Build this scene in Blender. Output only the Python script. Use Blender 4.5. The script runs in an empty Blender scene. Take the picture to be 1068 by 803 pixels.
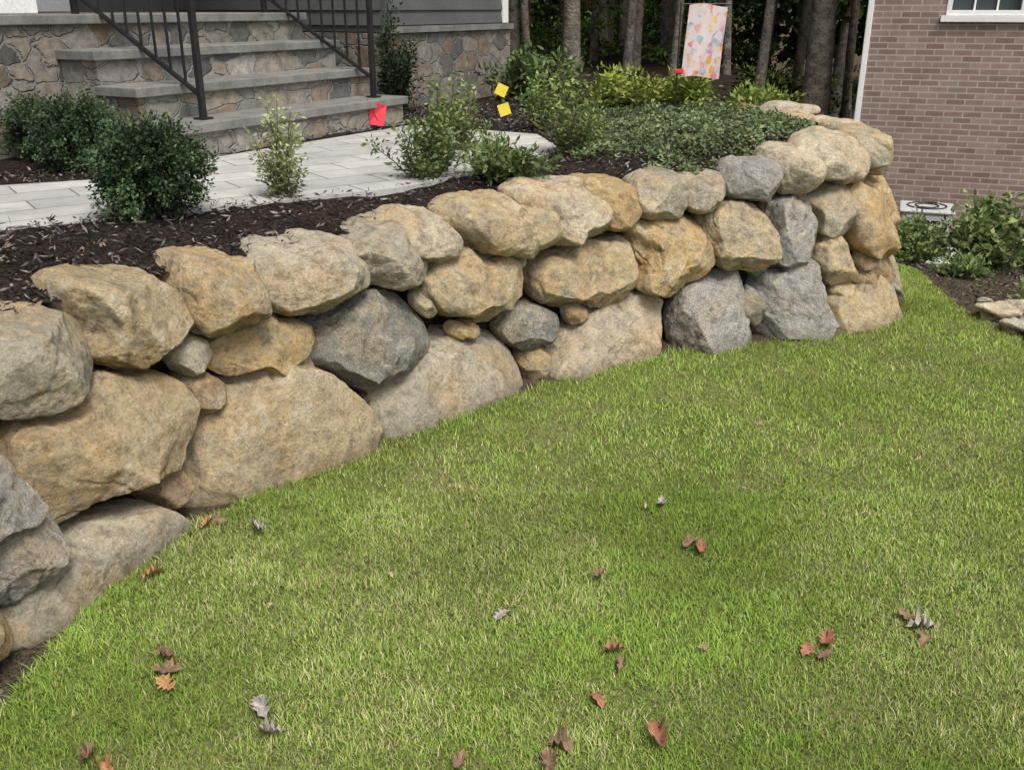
import bpy, math, random
import numpy as np
from mathutils import Vector, noise, Matrix
random.seed(7); rng=np.random.default_rng(7)
sc=bpy.context.scene
sc.view_settings.view_transform='Standard'; sc.view_settings.look='None'; sc.view_settings.exposure=0
COL=sc.collection

# ------------------------------------------------------------------ helpers
def link(o,parent=None):
    COL.objects.link(o)
    if parent: o.parent=parent
    return o
def empty(name,loc=(0,0,0),rz=0):
    e=bpy.data.objects.new(name,None); e.location=loc; e.rotation_euler=(0,0,rz); e.empty_display_size=.2
    return link(e)
def sstep(x,a,b):
    t=np.clip((x-a)/(b-a),0,1); return t*t*(3-2*t)
def vnoise(x,y,scale,seed=0):
    r=np.random.default_rng(seed); G=r.random((64,64))
    u=np.asarray(x)/scale+31.3; v=np.asarray(y)/scale+17.7
    i=np.floor(u).astype(int); j=np.floor(v).astype(int); fu=u-i; fv=v-j
    fu=fu*fu*(3-2*fu); fv=fv*fv*(3-2*fv); i%=64; j%=64; i2=(i+1)%64; j2=(j+1)%64
    return (G[i,j]*(1-fu)+G[i2,j]*fu)*(1-fv)+(G[i,j2]*(1-fu)+G[i2,j2]*fu)*fv
def inpoly(x,y,poly):
    x=np.asarray(x);y=np.asarray(y);ins=np.zeros(x.shape,bool);n=len(poly)
    for k in range(n):
        x1,y1=poly[k];x2,y2=poly[(k+1)%n]
        if y1==y2: continue
        c=((y1>y)!=(y2>y))&(x<(x2-x1)*(y-y1)/(y2-y1)+x1)
        ins^=c
    return ins
def fastmesh(name,V,F,mat=None,parent=None,col=None,smooth=False):
    V=np.asarray(V,np.float32);F=np.asarray(F,np.int32)
    me=bpy.data.meshes.new(name);me.vertices.add(len(V));me.vertices.foreach_set('co',V.ravel())
    k=F.shape[1];me.loops.add(F.size);me.loops.foreach_set('vertex_index',F.ravel())
    me.polygons.add(len(F));me.polygons.foreach_set('loop_start',np.arange(0,F.size,k,dtype=np.int32))
    me.update(calc_edges=True)
    if smooth: me.polygons.foreach_set('use_smooth',np.ones(len(F),bool))
    if col is not None:
        ca=me.color_attributes.new('Col','FLOAT_COLOR','POINT')
        c=np.ones((len(V),4),np.float32);c[:,:3]=col;ca.data.foreach_set('color',c.ravel())
    if mat: me.materials.append(mat)
    me.validate()
    return link(bpy.data.objects.new(name,me),parent)
def pymesh(name,V,F,mat=None,parent=None,smooth=False):
    me=bpy.data.meshes.new(name);me.from_pydata([tuple(v) for v in V],[],[tuple(f) for f in F]);me.update()
    if smooth:
        for p in me.polygons:p.use_smooth=True
    if mat: me.materials.append(mat)
    return link(bpy.data.objects.new(name,me),parent)
def box(name,x0,x1,y0,y1,z0,z1,mat,parent,bev=0):
    V=[(x,y,z) for z in(z0,z1) for x,y in((x0,y0),(x1,y0),(x1,y1),(x0,y1))]
    F=[(3,2,1,0),(4,5,6,7),(0,1,5,4),(1,2,6,5),(2,3,7,6),(3,0,4,7)]
    o=pymesh(name,V,F,mat,parent)
    if bev:
        m=o.modifiers.new('b','BEVEL');m.width=bev;m.segments=2
    return o
def tube_data(pts,rad,n=8):
    V=[];F=[]
    pts=[Vector(p) for p in pts]
    for i,p in enumerate(pts):
        d=(pts[min(i+1,len(pts)-1)]-pts[max(i-1,0)]).normalized()
        a=d.orthogonal().normalized() if abs(d.z)<.9 else Vector((1,0,0))
        a=(a-d*a.dot(d)).normalized();b=d.cross(a)
        for k in range(n):
            t=2*math.pi*k/n;V.append(p+(a*math.cos(t)+b*math.sin(t))*rad[i])
    for i in range(len(pts)-1):
        for k in range(n):
            k2=(k+1)%n;F.append((i*n+k,i*n+k2,(i+1)*n+k2,(i+1)*n+k))
    return V,F
def tubes(name,lst,mat,parent,n=8,smooth=True):
    V=[];F=[]
    for pts,rad in lst:
        v,f=tube_data(pts,rad,n);o=len(V);V+=v;F+=[tuple(i+o for i in q) for q in f]
    return pymesh(name,V,F,mat,parent,smooth)
def leaves(name,P,L,W,cols,mat,parent,up=0.0,T=None,fold=.25):
    n=len(P)
    if T is None:
        T=rng.normal(size=(n,3));T[:,2]=T[:,2]*(1-up)+up*0.3
    T/=np.linalg.norm(T,axis=1,keepdims=True)+1e-9
    R=rng.normal(size=(n,3));
    if up>0: R[:,2]*=(1-up)
    U=R-T*(R*T).sum(1,keepdims=True);U/=np.linalg.norm(U,axis=1,keepdims=True)+1e-9
    N=np.cross(T,U)
    L=np.broadcast_to(L,(n,)).reshape(n,1);W=np.broadcast_to(W,(n,)).reshape(n,1)
    V=np.stack([P,P+T*L*.45+U*W*.5+N*W*fold,P+T*L,P+T*L*.45-U*W*.5+N*W*fold],1).reshape(-1,3)
    F=np.arange(4*n).reshape(n,4)
    return fastmesh(name,V,F,mat,parent,col=np.repeat(cols,4,axis=0))

# ------------------------------------------------------------------ node helpers
class NM:
    def __init__(s,name,rough=.9,spec=.2):
        s.m=bpy.data.materials.new(name);s.m.use_nodes=True;s.t=s.m.node_tree;s.b=s.t.nodes['Principled BSDF']
        s.b.inputs['Roughness'].default_value=rough;s.b.inputs['Specular IOR Level'].default_value=spec
        s.out=s.t.nodes['Material Output']
    def n(s,ty,**k):
        x=s.t.nodes.new(ty)
        for a,v in k.items(): setattr(x,a,v)
        return x
    def l(s,a,b): s.t.links.new(a,b)
    def coord(s,kind='Object',scale=None,rot=None):
        c=s.n('ShaderNodeTexCoord').outputs[kind]
        if scale is None:return c
        mp=s.n('ShaderNodeMapping');s.l(c,mp.inputs[0]);mp.inputs['Scale'].default_value=scale
        return mp.outputs[0]
    def noise(s,vec,scale,detail=4,rough=.55,dist=0):
        x=s.n('ShaderNodeTexNoise');x.inputs['Scale'].default_value=scale;x.inputs['Detail'].default_value=detail
        x.inputs['Roughness'].default_value=rough;x.inputs['Distortion'].default_value=dist;s.l(vec,x.inputs['Vector']);return x.outputs['Fac']
    def ramp(s,fac,stops,interp='LINEAR'):
        x=s.n('ShaderNodeValToRGB');e=x.color_ramp.elements;x.color_ramp.interpolation=interp
        while len(e)<len(stops):e.new(.5)
        for q,(p,c) in zip(e,stops):
            q.position=p;q.color=(c,c,c,1) if not hasattr(c,'__len__') else (*c,1)
        s.l(fac,x.inputs[0]);return x.outputs[0]
    def mix(s,fac,a,b,mode='MIX'):
        x=s.n('ShaderNodeMix',data_type='RGBA',blend_type=mode)
        for i,v in((0,fac),(6,a),(7,b)):
            if hasattr(v,'is_output'): s.l(v,x.inputs[i])
            else: x.inputs[i].default_value=v if i==0 else (*v,1)
        return x.outputs[2]
    def math(s,op,a,b=0.0):
        x=s.n('ShaderNodeMath',operation=op)
        for i,v in((0,a),(1,b)):
            if hasattr(v,'is_output'): s.l(v,x.inputs[i])
            else:x.inputs[i].default_value=v
        return x.outputs[0]
    def bump(s,h,strength,dist,prev=None):
        x=s.n('ShaderNodeBump');x.inputs['Strength'].default_value=strength;x.inputs['Distance'].default_value=dist
        s.l(h,x.inputs['Height'])
        if prev is not None:s.l(prev,x.inputs['Normal'])
        return x.outputs[0]
    def done(s,col=None,nrm=None):
        if col is not None:
            if hasattr(col,'is_output'): s.l(col,s.b.inputs['Base Color'])
            else: s.b.inputs['Base Color'].default_value=(*col,1)
        if nrm is not None:s.l(nrm,s.b.inputs['Normal'])
        return s.m
    def diffuse(s,col,nrm=None):
        d=s.n('ShaderNodeBsdfDiffuse');s.l(col,d.inputs['Color'])
        if nrm is not None:s.l(nrm,d.inputs['Normal'])
        s.l(d.outputs[0],s.out.inputs['Surface']);s.t.nodes.remove(s.b);return s.m

def mat_boulder():
    m=NM('boulder_stone',.93,.12);info=m.n('ShaderNodeObjectInfo')
    c=m.coord();off=m.n('ShaderNodeVectorMath',operation='ADD');m.l(c,off.inputs[0])
    cm=m.n('ShaderNodeCombineXYZ');r=m.math('MULTIPLY',info.outputs['Random'],57.)
    for i in range(3):m.l(r,cm.inputs[i])
    m.l(cm.outputs[0],off.inputs[1]);v=off.outputs[0]
    base=info.outputs['Color'];al=info.outputs['Alpha'];inv=m.math('SUBTRACT',1.0,al)
    n1=m.noise(v,2.8,8,.68,.3)
    col=m.mix(m.math('MULTIPLY',m.ramp(n1,[(.48,0.),(.60,1.)]),m.math('MULTIPLY',inv,.55)),base,(.52,.35,.17))
    n2=m.noise(v,3.9,8,.74,.2)
    col=m.mix(m.math('MULTIPLY',m.ramp(n2,[(.51,0.),(.60,1.)]),.5),col,(.32,.30,.25))
    col=m.mix(m.math('MULTIPLY',m.ramp(n2,[(.38,1.),(.47,0.)]),m.math('MULTIPLY',inv,.7)),col,(.60,.53,.40))
    n3=m.noise(v,16,6,.75)
    col=m.mix(1.0,col,m.ramp(n3,[(.32,(.66,.63,.60)),(.47,(1.,1.,1.)),(.68,(1.22,1.21,1.17))]),'MULTIPLY')
    n4=m.noise(v,80,4,.8)
    col=m.mix(1.0,col,m.ramp(n4,[(.34,(.68,.66,.63)),(.5,(1,1,1)),(.66,(1.15,1.15,1.13))]),'MULTIPLY')
    sp=m.noise(v,210,1,.5)
    col=m.mix(m.math('MULTIPLY',m.ramp(sp,[(.39,1.),(.45,0.)]),m.math('ADD',.08,al)),col,(.09,.09,.085))
    col=m.mix(m.math('MULTIPLY',m.ramp(sp,[(.56,0.),(.6,1.)]),al),col,(.60,.59,.56))
    n5=m.noise(v,7,7,.75,.6)
    col=m.mix(m.math('MULTIPLY',m.ramp(n5,[(.57,0.),(.62,1.)]),.45),col,(.15,.13,.095))
    col=m.mix(m.math('MULTIPLY',m.ramp(n5,[(.34,1.),(.41,0.)]),.45),col,(.60,.58,.50))
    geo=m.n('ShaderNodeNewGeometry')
    col=m.mix(1.,col,m.ramp(geo.outputs['Pointiness'],[(.43,(.35,.32,.28)),(.495,(1,1,1)),(.56,(1.2,1.2,1.16))]),'MULTIPLY')  # crevice shade and bright edges painted into the stone colour
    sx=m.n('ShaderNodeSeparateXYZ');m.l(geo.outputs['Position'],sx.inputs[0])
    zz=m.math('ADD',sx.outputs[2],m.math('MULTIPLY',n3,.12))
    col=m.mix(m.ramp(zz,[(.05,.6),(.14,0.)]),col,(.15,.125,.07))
    bn=m.noise(v,12,9,.74)
    hh=m.math('ADD',m.math('MULTIPLY',bn,.050),m.math('MULTIPLY',n4,.005))
    return m.diffuse(col,m.bump(hh,1.0,1.0))
def mat_veneer(name,sx,sz,tone=1.0):
    m=NM(name,.9,.2);v=m.coord('Object',(sx,sx,sz))
    nz=m.n('ShaderNodeTexNoise');nz.inputs['Scale'].default_value=1.7;nz.inputs['Detail'].default_value=4;m.l(v,nz.inputs['Vector'])
    ad=m.n('ShaderNodeVectorMath',operation='MULTIPLY_ADD');m.l(nz.outputs['Color'],ad.inputs[0]);ad.inputs[1].default_value=(.5,.5,.5);m.l(v,ad.inputs[2])
    a=m.n('ShaderNodeTexVoronoi',feature='F1');b=m.n('ShaderNodeTexVoronoi',feature='DISTANCE_TO_EDGE')
    for q in(a,b):q.inputs['Scale'].default_value=1;m.l(ad.outputs[0],q.inputs['Vector']);q.inputs['Randomness'].default_value=.75
    s=m.n('ShaderNodeSeparateColor');m.l(a.outputs['Color'],s.inputs[0])
    t=tone
    col=m.ramp(s.outputs[0],[(0.,(.11*t,.11*t,.105*t)),(.25,(.22*t,.21*t,.19*t)),(.5,(.29*t,.26*t,.215*t)),(.75,(.19*t,.15*t,.11*t)),(1.,(.34*t,.33*t,.30*t))])
    n=m.noise(m.coord(),18,7,.75);col=m.mix(1.,col,m.ramp(n,[(.3,(.5,.5,.5)),(.7,(1.4,1.38,1.35))]),'MULTIPLY')
    e=m.ramp(b.outputs['Distance'],[(.015,0.),(.05,1.)])
    col=m.mix(e,(.25*t,.245*t,.225*t),col)
    bb=m.bump(e,.9,.02);bb=m.bump(n,.7,.015,bb)
    return m.done(col,bb)
def mat_simple(name,c1,c2,sc=8,rough=.8,bump=.3,bd=.004,spec=.3,fine=80):
    m=NM(name,rough,spec);v=m.coord();n=m.noise(v,sc,6,.68);n2=m.noise(v,fine,3,.6)
    col=m.mix(m.ramp(n,[(.35,0.),(.65,1.)]),c1,c2)
    col=m.mix(1.,col,m.ramp(n2,[(.3,(.85,.85,.85)),(.7,(1.12,1.12,1.12))]),'MULTIPLY')
    return m.done(col,m.bump(n2,bump,bd))
def mat_foliage(name,trans=.25,rough=.5,spec=.3):
    m=NM(name,rough,spec);a=m.n('ShaderNodeAttribute',attribute_name='Col')
    if spec==0: return m.diffuse(a.outputs['Color'])
    m.l(a.outputs['Color'],m.b.inputs['Base Color'])
    if trans>0:
        t=m.n('ShaderNodeBsdfTranslucent');m.l(a.outputs['Color'],t.inputs['Color'])
        x=m.n('ShaderNodeMixShader');x.inputs[0].default_value=trans
        m.l(m.b.outputs[0],x.inputs[1]);m.l(t.outputs[0],x.inputs[2]);m.l(x.outputs[0],m.out.inputs['Surface'])
    return m.m
M_BOULDER=mat_boulder()
M_LEAF=mat_foliage('foliage_leaf',.2);M_WOODLEAF=mat_foliage('woodland_leaf',0,.8,0);M_GRASS=mat_foliage('grass_blade',0,.7,0)
M_CHIP=mat_foliage('mulch_chip',0.0,.95,0);M_DRY=mat_foliage('dry_leaf',0,.8,.15)
M_VEN=mat_veneer('stone_veneer',4.2,8.0,1.1)
M_VEN2=mat_veneer('stone_veneer_foundation',5.0,6.5,.85)
M_BLUE=mat_simple('bluestone_tread',(.13,.13,.12),(.23,.225,.205),7,.8,.4,.004)
M_BLACK=mat_simple('black_metal',(.012,.012,.013),(.02,.02,.02),5,.4,.05,.001,.5)
M_WHITE=mat_simple('white_paint',(.70,.70,.68),(.80,.80,.78),3,.5,.05,.001,.4)
M_SIDE=mat_simple('grey_siding',(.085,.087,.088),(.11,.112,.112),4,.6,.15,.001)
M_ROOF=mat_simple('roof_shingle',(.05,.05,.05),(.10,.095,.09),12,.9,.5,.01)
M_BARK=mat_simple('tree_bark',(.07,.06,.05),(.24,.21,.17),9,.95,1,.03,.1,30)
M_STEM=mat_simple('twig_bark',(.08,.055,.035),(.14,.10,.06),20,.9,.3,.002)

# ------------------------------------------------------------------ wall curve
ctrl=[(-1.30,0.3),(-1.32,1.0),(-1.34,1.5),(-1.36,1.9),(-1.35,2.35),(-1.2,2.95),(-.63,3.70),(.12,4.40),(.86,4.89),(1.85,5.22),(2.3,5.48),(2.48,5.85),(2.5,6.4),(2.3,7.2),(1.9,8.0)]
def cr(p,n=60):
    P=[p[0]]+p+[p[-1]];out=[]
    for i in range(1,len(P)-2):
        a,b,d,e=[np.array(q,float) for q in P[i-1:i+3]]
        for k in range(n):
            t=k/n
            out.append(.5*((2*b)+(-a+d)*t+(2*a-5*b+4*d-e)*t*t+(-a+3*b-3*d+e)*t**3))
    out.append(np.array(p[-1],float));return np.array(out)
C=cr(ctrl)
LL=np.concatenate([[0],np.cumsum(np.linalg.norm(np.diff(C,axis=0),axis=1))])
S=np.arange(0,LL[-1],.01)
CX=np.interp(S,LL,C[:,0]);CY=np.interp(S,LL,C[:,1])
tx=np.gradient(CX);ty=np.gradient(CY);l_=np.hypot(tx,ty);NX=-ty/l_;NY=tx/l_
ker=np.ones(25)/25
NXs=np.convolve(np.pad(NX,12,'edge'),ker,'valid');NYs=np.convolve(np.pad(NY,12,'edge'),ker,'valid')
q=np.hypot(NXs,NYs);NX=NXs/q;NY=NYs/q
def wallpt(s,z,w=0.0):
    off=.13+.25*z-w
    x=np.interp(s,S,CX);y=np.interp(s,S,CY);nx=np.interp(s,S,NX);ny=np.interp(s,S,NY)
    return np.stack([x+nx*off,y+ny*off,z+0*x],-1)
def wall_dist(x,y):
    x=np.asarray(x).ravel();y=np.asarray(y).ravel();out=np.empty(len(x))
    sx=CX[::4];sy=CY[::4]
    for i in range(0,len(x),20000):
        out[i:i+20000]=np.sqrt(((x[i:i+20000,None]-sx)**2+(y[i:i+20000,None]-sy)**2).min(1))
    return out
inner=[(CX[i]+NX[i]*.33,CY[i]+NY[i]*.33) for i in range(0,len(S),5)]
BEDPOLY=inner+[(3.2,14),(7,45),(-60,45),(-60,-30),(-1.63,-30)]
base_line=[(CX[i],CY[i]) for i in range(0,len(S),5)]
TERR=base_line+[(3.2,14),(7,45),(-60,45),(-60,-30),(-1.3,-30)]
PATH=[(-4.2,2.2),(-1.97,3.66),(-1.22,4.14),(-.52,4.61),(.14,5.50),(.30,6.0),(.17,6.66),(-.72,7.23),(-1.83,5.38),(-2.08,4.83),(-2.55,4.62),(-3.6,4.0),(-5.0,3.5)]

# ------------------------------------------------------------------ boulders: (run,height) outlines in cm on the wall face
ST='''C0 190,60 205,62 222,70 226,80 215,88 200,88 186,84 180,72
C1 236,88 249,87 257,85 265,79 268,71 266,63 256,58 244,57 236,59 225,66 226,79
C2 267,91 279,91 295,85 304,74 306,63 292,57 270,61 267,75 265,84
C3 307,89 317,89 328,86 337,75 339,66 329,59 314,58 305,63 304,74 303,80
C4 337,83 357,87 377,85 383,77 383,65 370,57 349,58 338,65 335,75
C5 384,85 402,89 413,81 421,68 414,59 397,59 385,65 383,77
C6 404,88 420,90 435,84 439,75 431,66 415,66 404,76
C7 437,88 458,91 480,86 501,76 503,66 487,61 458,64 441,72 434,81
C8 477,92 499,94 520,90 535,79 531,67 511,62 496,61 489,73 477,86
C9 515,92 526,93 544,87 547,76 537,67 524,67 516,79
C10 546,88 556,93 571,92 572,81 569,70 556,69 546,72
C11 571,89 584,90 598,89 599,77 586,71 572,72
C12 598,94 613,97 630,93 627,78 612,74 599,75
C13 622,100 635,104 651,100 658,90 651,80 634,78 624,83
C14 641,103 661,109 681,108 696,101 700,86 674,81 655,85 643,90
C15 697,100 708,106 720,104 727,94 722,84 705,84
C16 728,104 745,108 770,105 778,95 765,84 735,84
C17 780,104 800,109 830,104 832,90 815,84 785,84
C18 836,102 860,108 885,104 890,92 870,83 840,84
C19 893,104 915,108 945,102 948,90 925,84 895,84
M0 180,40 200,56 218,58 228,48 228,34 205,30 185,32
M1 234,51 245,56 261,57 278,55 291,48 295,39 288,29 277,19 262,17 243,19 233,23 229,34 230,43
M1a 295,61 308,59 309,53 304,47 295,49 293,54
M1b 297,47 304,48 311,43 310,35 302,31 295,35
M2 310,54 320,58 344,57 354,53 354,46 344,41 326,40 312,44 308,49
M3 353,48 362,55 380,58 402,56 412,42 411,32 392,25 373,22 360,29 352,38
M3a 409,54 417,54 420,47 417,42 410,45
M4 415,61 426,66 453,64 478,60 480,50 477,39 458,34 436,38 421,44 415,53
M4a 425,36 433,37 441,34 441,30 431,29 425,32
M5 461,35 476,36 494,31 494,19 479,15 461,19 457,26
M5a 471,14 479,16 484,11 482,2 472,-3 469,2
M5b 496,32 509,31 509,24 498,22
M6 481,53 499,58 522,60 544,59 547,45 538,33 512,29 485,35 481,43
M7 541,66 556,70 575,72 588,60 589,42 573,34 553,31 541,34 547,45 545,58
M8 583,68 592,73 612,73 623,58 624,44 611,37 596,38 588,48 582,58
M9 624,71 637,76 655,74 655,58 653,48 639,38 626,39 623,52
M10 652,74 667,80 683,78 688,67 682,54 658,54 654,64
M11 683,80 714,81 739,73 743,46 739,34 708,37 684,45 682,64
M12 656,50 676,54 686,42 683,29 667,24 660,31 655,42
M13 686,39 708,37 711,30 688,31
M14 664,23 680,25 683,19 667,16
M15 685,30 706,29 704,23 685,23
M16 745,78 770,82 795,76 798,50 780,42 748,46
M17 800,78 830,82 860,76 862,48 840,40 802,44
M18 866,80 900,82 935,76 936,46 900,40 868,46
X1 345,40 352,42 356,36 350,32 344,35
X3 336,60 341,60 343,55 337,54
X4 470,62 478,61 477,55 470,56
X5 545,68 552,69 552,64 546,63
X6 610,40 617,42 621,36 613,33
X7 376,22 383,22 384,16 377,16
B0 227,42 230,33 230,20 225,13 212,12 207,12 200,26 210,42
B1 205,10 220,17 237,16 256,13 271,11 279,-1 272,-8 252,-15 237,-18 219,-14 199,-12 195,-6 189,3
B1a 188,-3 192,-11 191,-21 187,-25 179,-25 172,-21 165,0 175,8
B1b 275,23 284,20 285,12 280,4 272,8 269,17
B1c 165,28 185,30 200,22 204,10 190,4 170,6
B2 288,30 303,39 325,40 347,38 363,25 372,9 371,-9 350,-9 322,-9 289,-12 282,-2 282,13
B3 382,20 395,28 417,32 446,33 462,17 465,-2 455,-14 419,-15 379,-12 376,4 376,16
B4 477,-8 491,13 508,25 535,30 556,29 562,10 559,-10 525,-12 484,-13
B5 566,28 576,32 593,36 606,37 610,11 611,-11 585,-12 565,-10
B5a 607,30 613,27 616,11 610,6
B6 616,34 624,39 656,41 660,23 658,-9 634,-9 616,-8
B7 663,17 678,22 734,20 736,-8 712,-11 668,-9 662,-5
B7b 707,35 738,33 740,23 735,19 704,23
B8 739,28 750,27 755,5 754,-10 739,-10
B9 756,44 780,44 800,40 806,-8 780,-12 757,-8
B10 808,40 840,42 870,38 872,-10 830,-12 808,-8
B11 875,40 910,42 945,36 946,-10 900,-12 876,-8
L0 95,88 120,90 145,86 150,70 140,60 110,58 92,66
L1 150,88 165,90 182,86 180,64 165,58 150,62
L2 95,56 130,58 165,56 178,40 165,28 120,25 92,32
L3 90,22 130,26 160,22 165,0 160,-15 120,-15 88,-12'''
TAN=(.50,.40,.25);TAN2=(.54,.46,.34);OCH=(.51,.375,.19);GR=(.36,.35,.32);DG=(.21,.205,.175);BG=(.47,.42,.32);BR=(.32,.23,.14)
COLS=dict(C0=(GR,.2),C1=(BG,.1),C2=(TAN,0),C3=(TAN,0),C4=(BG,.1),C5=(BG,.1),C6=(TAN2,.05),C7=(TAN,0),C8=(TAN2,0),C9=(OCH,0),C10=(BG,.15),C11=(TAN2,.1),C12=(GR,.3),C13=(TAN2,.05),C14=(TAN2,.05),C15=(BG,.1),
 M0=(GR,.2),M1=(TAN,0),M1a=(BG,.1),M1b=(BR,0),M2=(OCH,0),M3=(DG,.25),M3a=(BG,0),M4=(TAN,0),M4a=(OCH,0),M5=(DG,.3),M5a=(OCH,0),M5b=(BR,0),M6=(TAN,0),M7=(OCH,0),M8=(TAN,.05),M9=(GR,.2),M10=(BG,.1),M11=(OCH,0),M12=(TAN,.1),M13=(BR,0),M14=(TAN,0),M15=(BR,0),
 B0=(GR,.2),B1=(BG,.1),B1a=(BG,.1),B1b=(BR,.1),B2=(TAN,.05),B3=(BG,.05),B4=(TAN2,.03),B5=(GR,.5),B5a=(DG,.2),B6=(GR,.35),B7=(TAN,.0),B7b=(BR,0),B8=(GR,.4))
import bmesh
ICO={}
for lv in(4,5,6):
    bm=bmesh.new();bmesh.ops.create_icosphere(bm,subdivisions=lv,radius=1)
    bm.verts.ensure_lookup_table()
    ICO[lv]=(np.array([v.co[:] for v in bm.verts]),np.array([[v.index for v in f.verts] for f in bm.faces]));bm.free()
def chaikin(P,a=.14):
    Q=np.roll(P,-1,0);return np.stack([P*(1-a)+Q*a,P*a+Q*(1-a)],1).reshape(-1,2)
wall=empty('stone_retaining_wall')
for line in ST.split('\n'):
    name,*pts=line.split()
    P=np.array([[float(a) for a in p.split(',')] for p in pts])/100
    r=np.random.default_rng(sum(ord(ch)*(i+3) for i,ch in enumerate(name)))
    kind=name[0]
    cen=P.mean(0);P=chaikin(P,.20 if kind=='C' else .12)-cen
    w_=np.ptp(P[:,0]);h_=np.ptp(P[:,1]);size=min(w_,h_);small=size<.14
    P*={'B':1.01,'X':1.2,'C':1.035}.get(kind,1.035)
    ang=np.arctan2(P[:,1],P[:,0]);rad=np.hypot(P[:,0],P[:,1]);o=np.argsort(ang);ang=ang[o];rad=rad[o]
    ang=np.concatenate([ang-2*np.pi,ang,ang+2*np.pi]);rad=np.tile(rad,3)
    near=cen[0]<6.6 and cen[0]>1.8
    V,F=ICO[(6 if near else 5) if w_>.24 else (5 if near and w_>.12 else 4)]
    p={'C':3.2,'B':4.6,'L':4,'X':2.4}.get(kind,4.2)
    if small:p=2.8
    rho=np.hypot(V[:,0],V[:,1]);k=(rho**p+np.abs(V[:,2])**p)**(-1/p)
    Q=V*k[:,None]
    if kind!='C' and not small:
        d=np.array([r.uniform(-.2,.2),r.uniform(.0,.30),1.]);d/=np.linalg.norm(d)
        t=Q@d-r.uniform(.68,.78);m_=t>0;Q[m_]-=np.outer(t[m_],d)*.96
    if kind=='C':  # flattened upper bed of the capstones
        d=np.array([r.uniform(-.15,.15),1.,r.uniform(.1,.45)]);d/=np.linalg.norm(d)
        t=Q@d-r.uniform(.74,.84);m_=t>0;Q[m_]-=np.outer(t[m_],d)*.85
    npl=10 if kind=='C' else 16
    for _ in range(npl):
        d=r.normal(size=3);d[2]=abs(d[2])*(.8 if kind=='C' else .9)+.12;d/=np.linalg.norm(d)
        off=r.uniform(.80,1.02) if kind=='C' else r.uniform(.78,1.08)
        t=Q@d-off;m_=t>0;Q[m_]-=np.outer(t[m_],d)*(.93 if kind=='C' else .98)
    D=min(.20,.42*size+.05) if kind!='C' else min(.20,.5*size+.05)
    wo=0.0
    if small: D=.075;wo=.035
    if kind=='X': D=.05;wo=.0
    phi=np.arctan2(Q[:,1],Q[:,0]);R=np.interp(phi,ang,rad)
    rr=np.hypot(Q[:,0],Q[:,1])
    if kind=='C': rr=rr*1.03
    s=cen[0]+np.cos(phi)*rr*R;z=cen[1]+np.sin(phi)*rr*R;w=Q[:,2]*D+wo
    w=w+(s-cen[0])*r.uniform(-.2,.2)+(z-cen[1])*r.uniform(-.2,.02)
    W3=wallpt(s,z,w)
    c3=wallpt(np.array([cen[0]]),np.array([cen[1]]),wo)[0]
    dirs=W3-c3;dirs/=np.linalg.norm(dirs,axis=1,keepdims=True)+1e-9
    ov=Vector(r.uniform(-50,50,3))
    A=.085*min(size,.3)
    out=np.empty(len(W3))
    st=Vector(r.normal(size=3)).normalized()*r.uniform(8,14)
    lk=.42 if kind!='C' else .18
    for i,pp in enumerate(W3):
        v3=Vector(pp)
        a=noise.noise(v3*4.5+ov)
        b=noise.fractal(v3*14+ov,.85,2.1,4)*.40
        u=v3.dot(st)+a*1.5;fr=u-math.floor(u);led=(min(fr*7,1.0)-.5)*lk*(.5+a)
        out[i]=a*.7+b+led
    W3=W3+dirs*(out*A)[:,None]
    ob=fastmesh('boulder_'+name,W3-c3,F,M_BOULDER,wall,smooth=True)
    ob.location=tuple(c3)
    c0,al=COLS.get(name,(random.choice([TAN,TAN2,BG,GR,OCH] if kind!='X' else [BR,DG,TAN]),.1))
    j=r.uniform(.90,1.08)
    ob.color=(c0[0]*j,c0[1]*j,c0[2]*j,al)
M_SOIL=mat_simple('dark_soil',(.022,.017,.012),(.05,.038,.026),10,1,.8,.02,.1,40)  # earth behind the stones, coloured dark so the gaps look shaded
ss=np.arange(.3,LL[-1]-.1,.06);zz=np.arange(-.2,.76,.07)
A_,B_=np.meshgrid(ss,zz,indexing='ij')
pw=wallpt(A_.ravel(),B_.ravel(),0.0-.10+rng.normal(0,.012,A_.size))
nz=len(zz);F=[[i*nz+j,(i+1)*nz+j,(i+1)*nz+j+1,i*nz+j+1] for i in range(len(ss)-1) for j in range(nz-1)]
fastmesh('earth_core',pw,F,M_SOIL,wall,smooth=True)

# ------------------------------------------------------------------ terrain
def ground_h(x,y):
    low=-.92*sstep(y+.35*(x-2.5),6.2,11.5)
    xb=np.interp(y,[7,8,14,45],[1.9,1.9,3.2,7])
    k=sstep(y,7.6,9)*(1-sstep(x,xb-.5,xb+1.8))
    g=low+(.82-low)*k
    return g+.012*(vnoise(x,y,.5,3)-.5)+.03*(vnoise(x,y,1.7,4)-.5)*sstep(np.hypot(x,y-3),3,8)
def axis(lo,hi,step,far):
    a=list(np.arange(lo,hi+1e-6,step));g=step;x=hi
    while x<far: g*=1.35;x+=g;a.append(x)
    g=step;x=lo;pre=[]
    while x>-far: g*=1.35;x-=g;pre.append(x)
    return np.array(pre[::-1]+a)
RBED=[(3.3,4.0),(3.0,4.75),(2.88,5.3),(2.80,5.75),(2.86,6.3),(3.0,6.9),(3.1,7.6),(2.0,8.2),(3.2,14),(7,45),(40,45),(40,9),(7,6.2),(5,4.8),(4.0,4.0)]
gx=axis(-3,6,.06,600);gy=axis(0,10,.06,600)
GX,GY=np.meshgrid(gx,gy,indexing='ij')
GZ=ground_h(GX,GY)
mask=inpoly(GX,GY,RBED)|inpoly(GX,GY,TERR)|((GX>12)&(GY>8))
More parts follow.
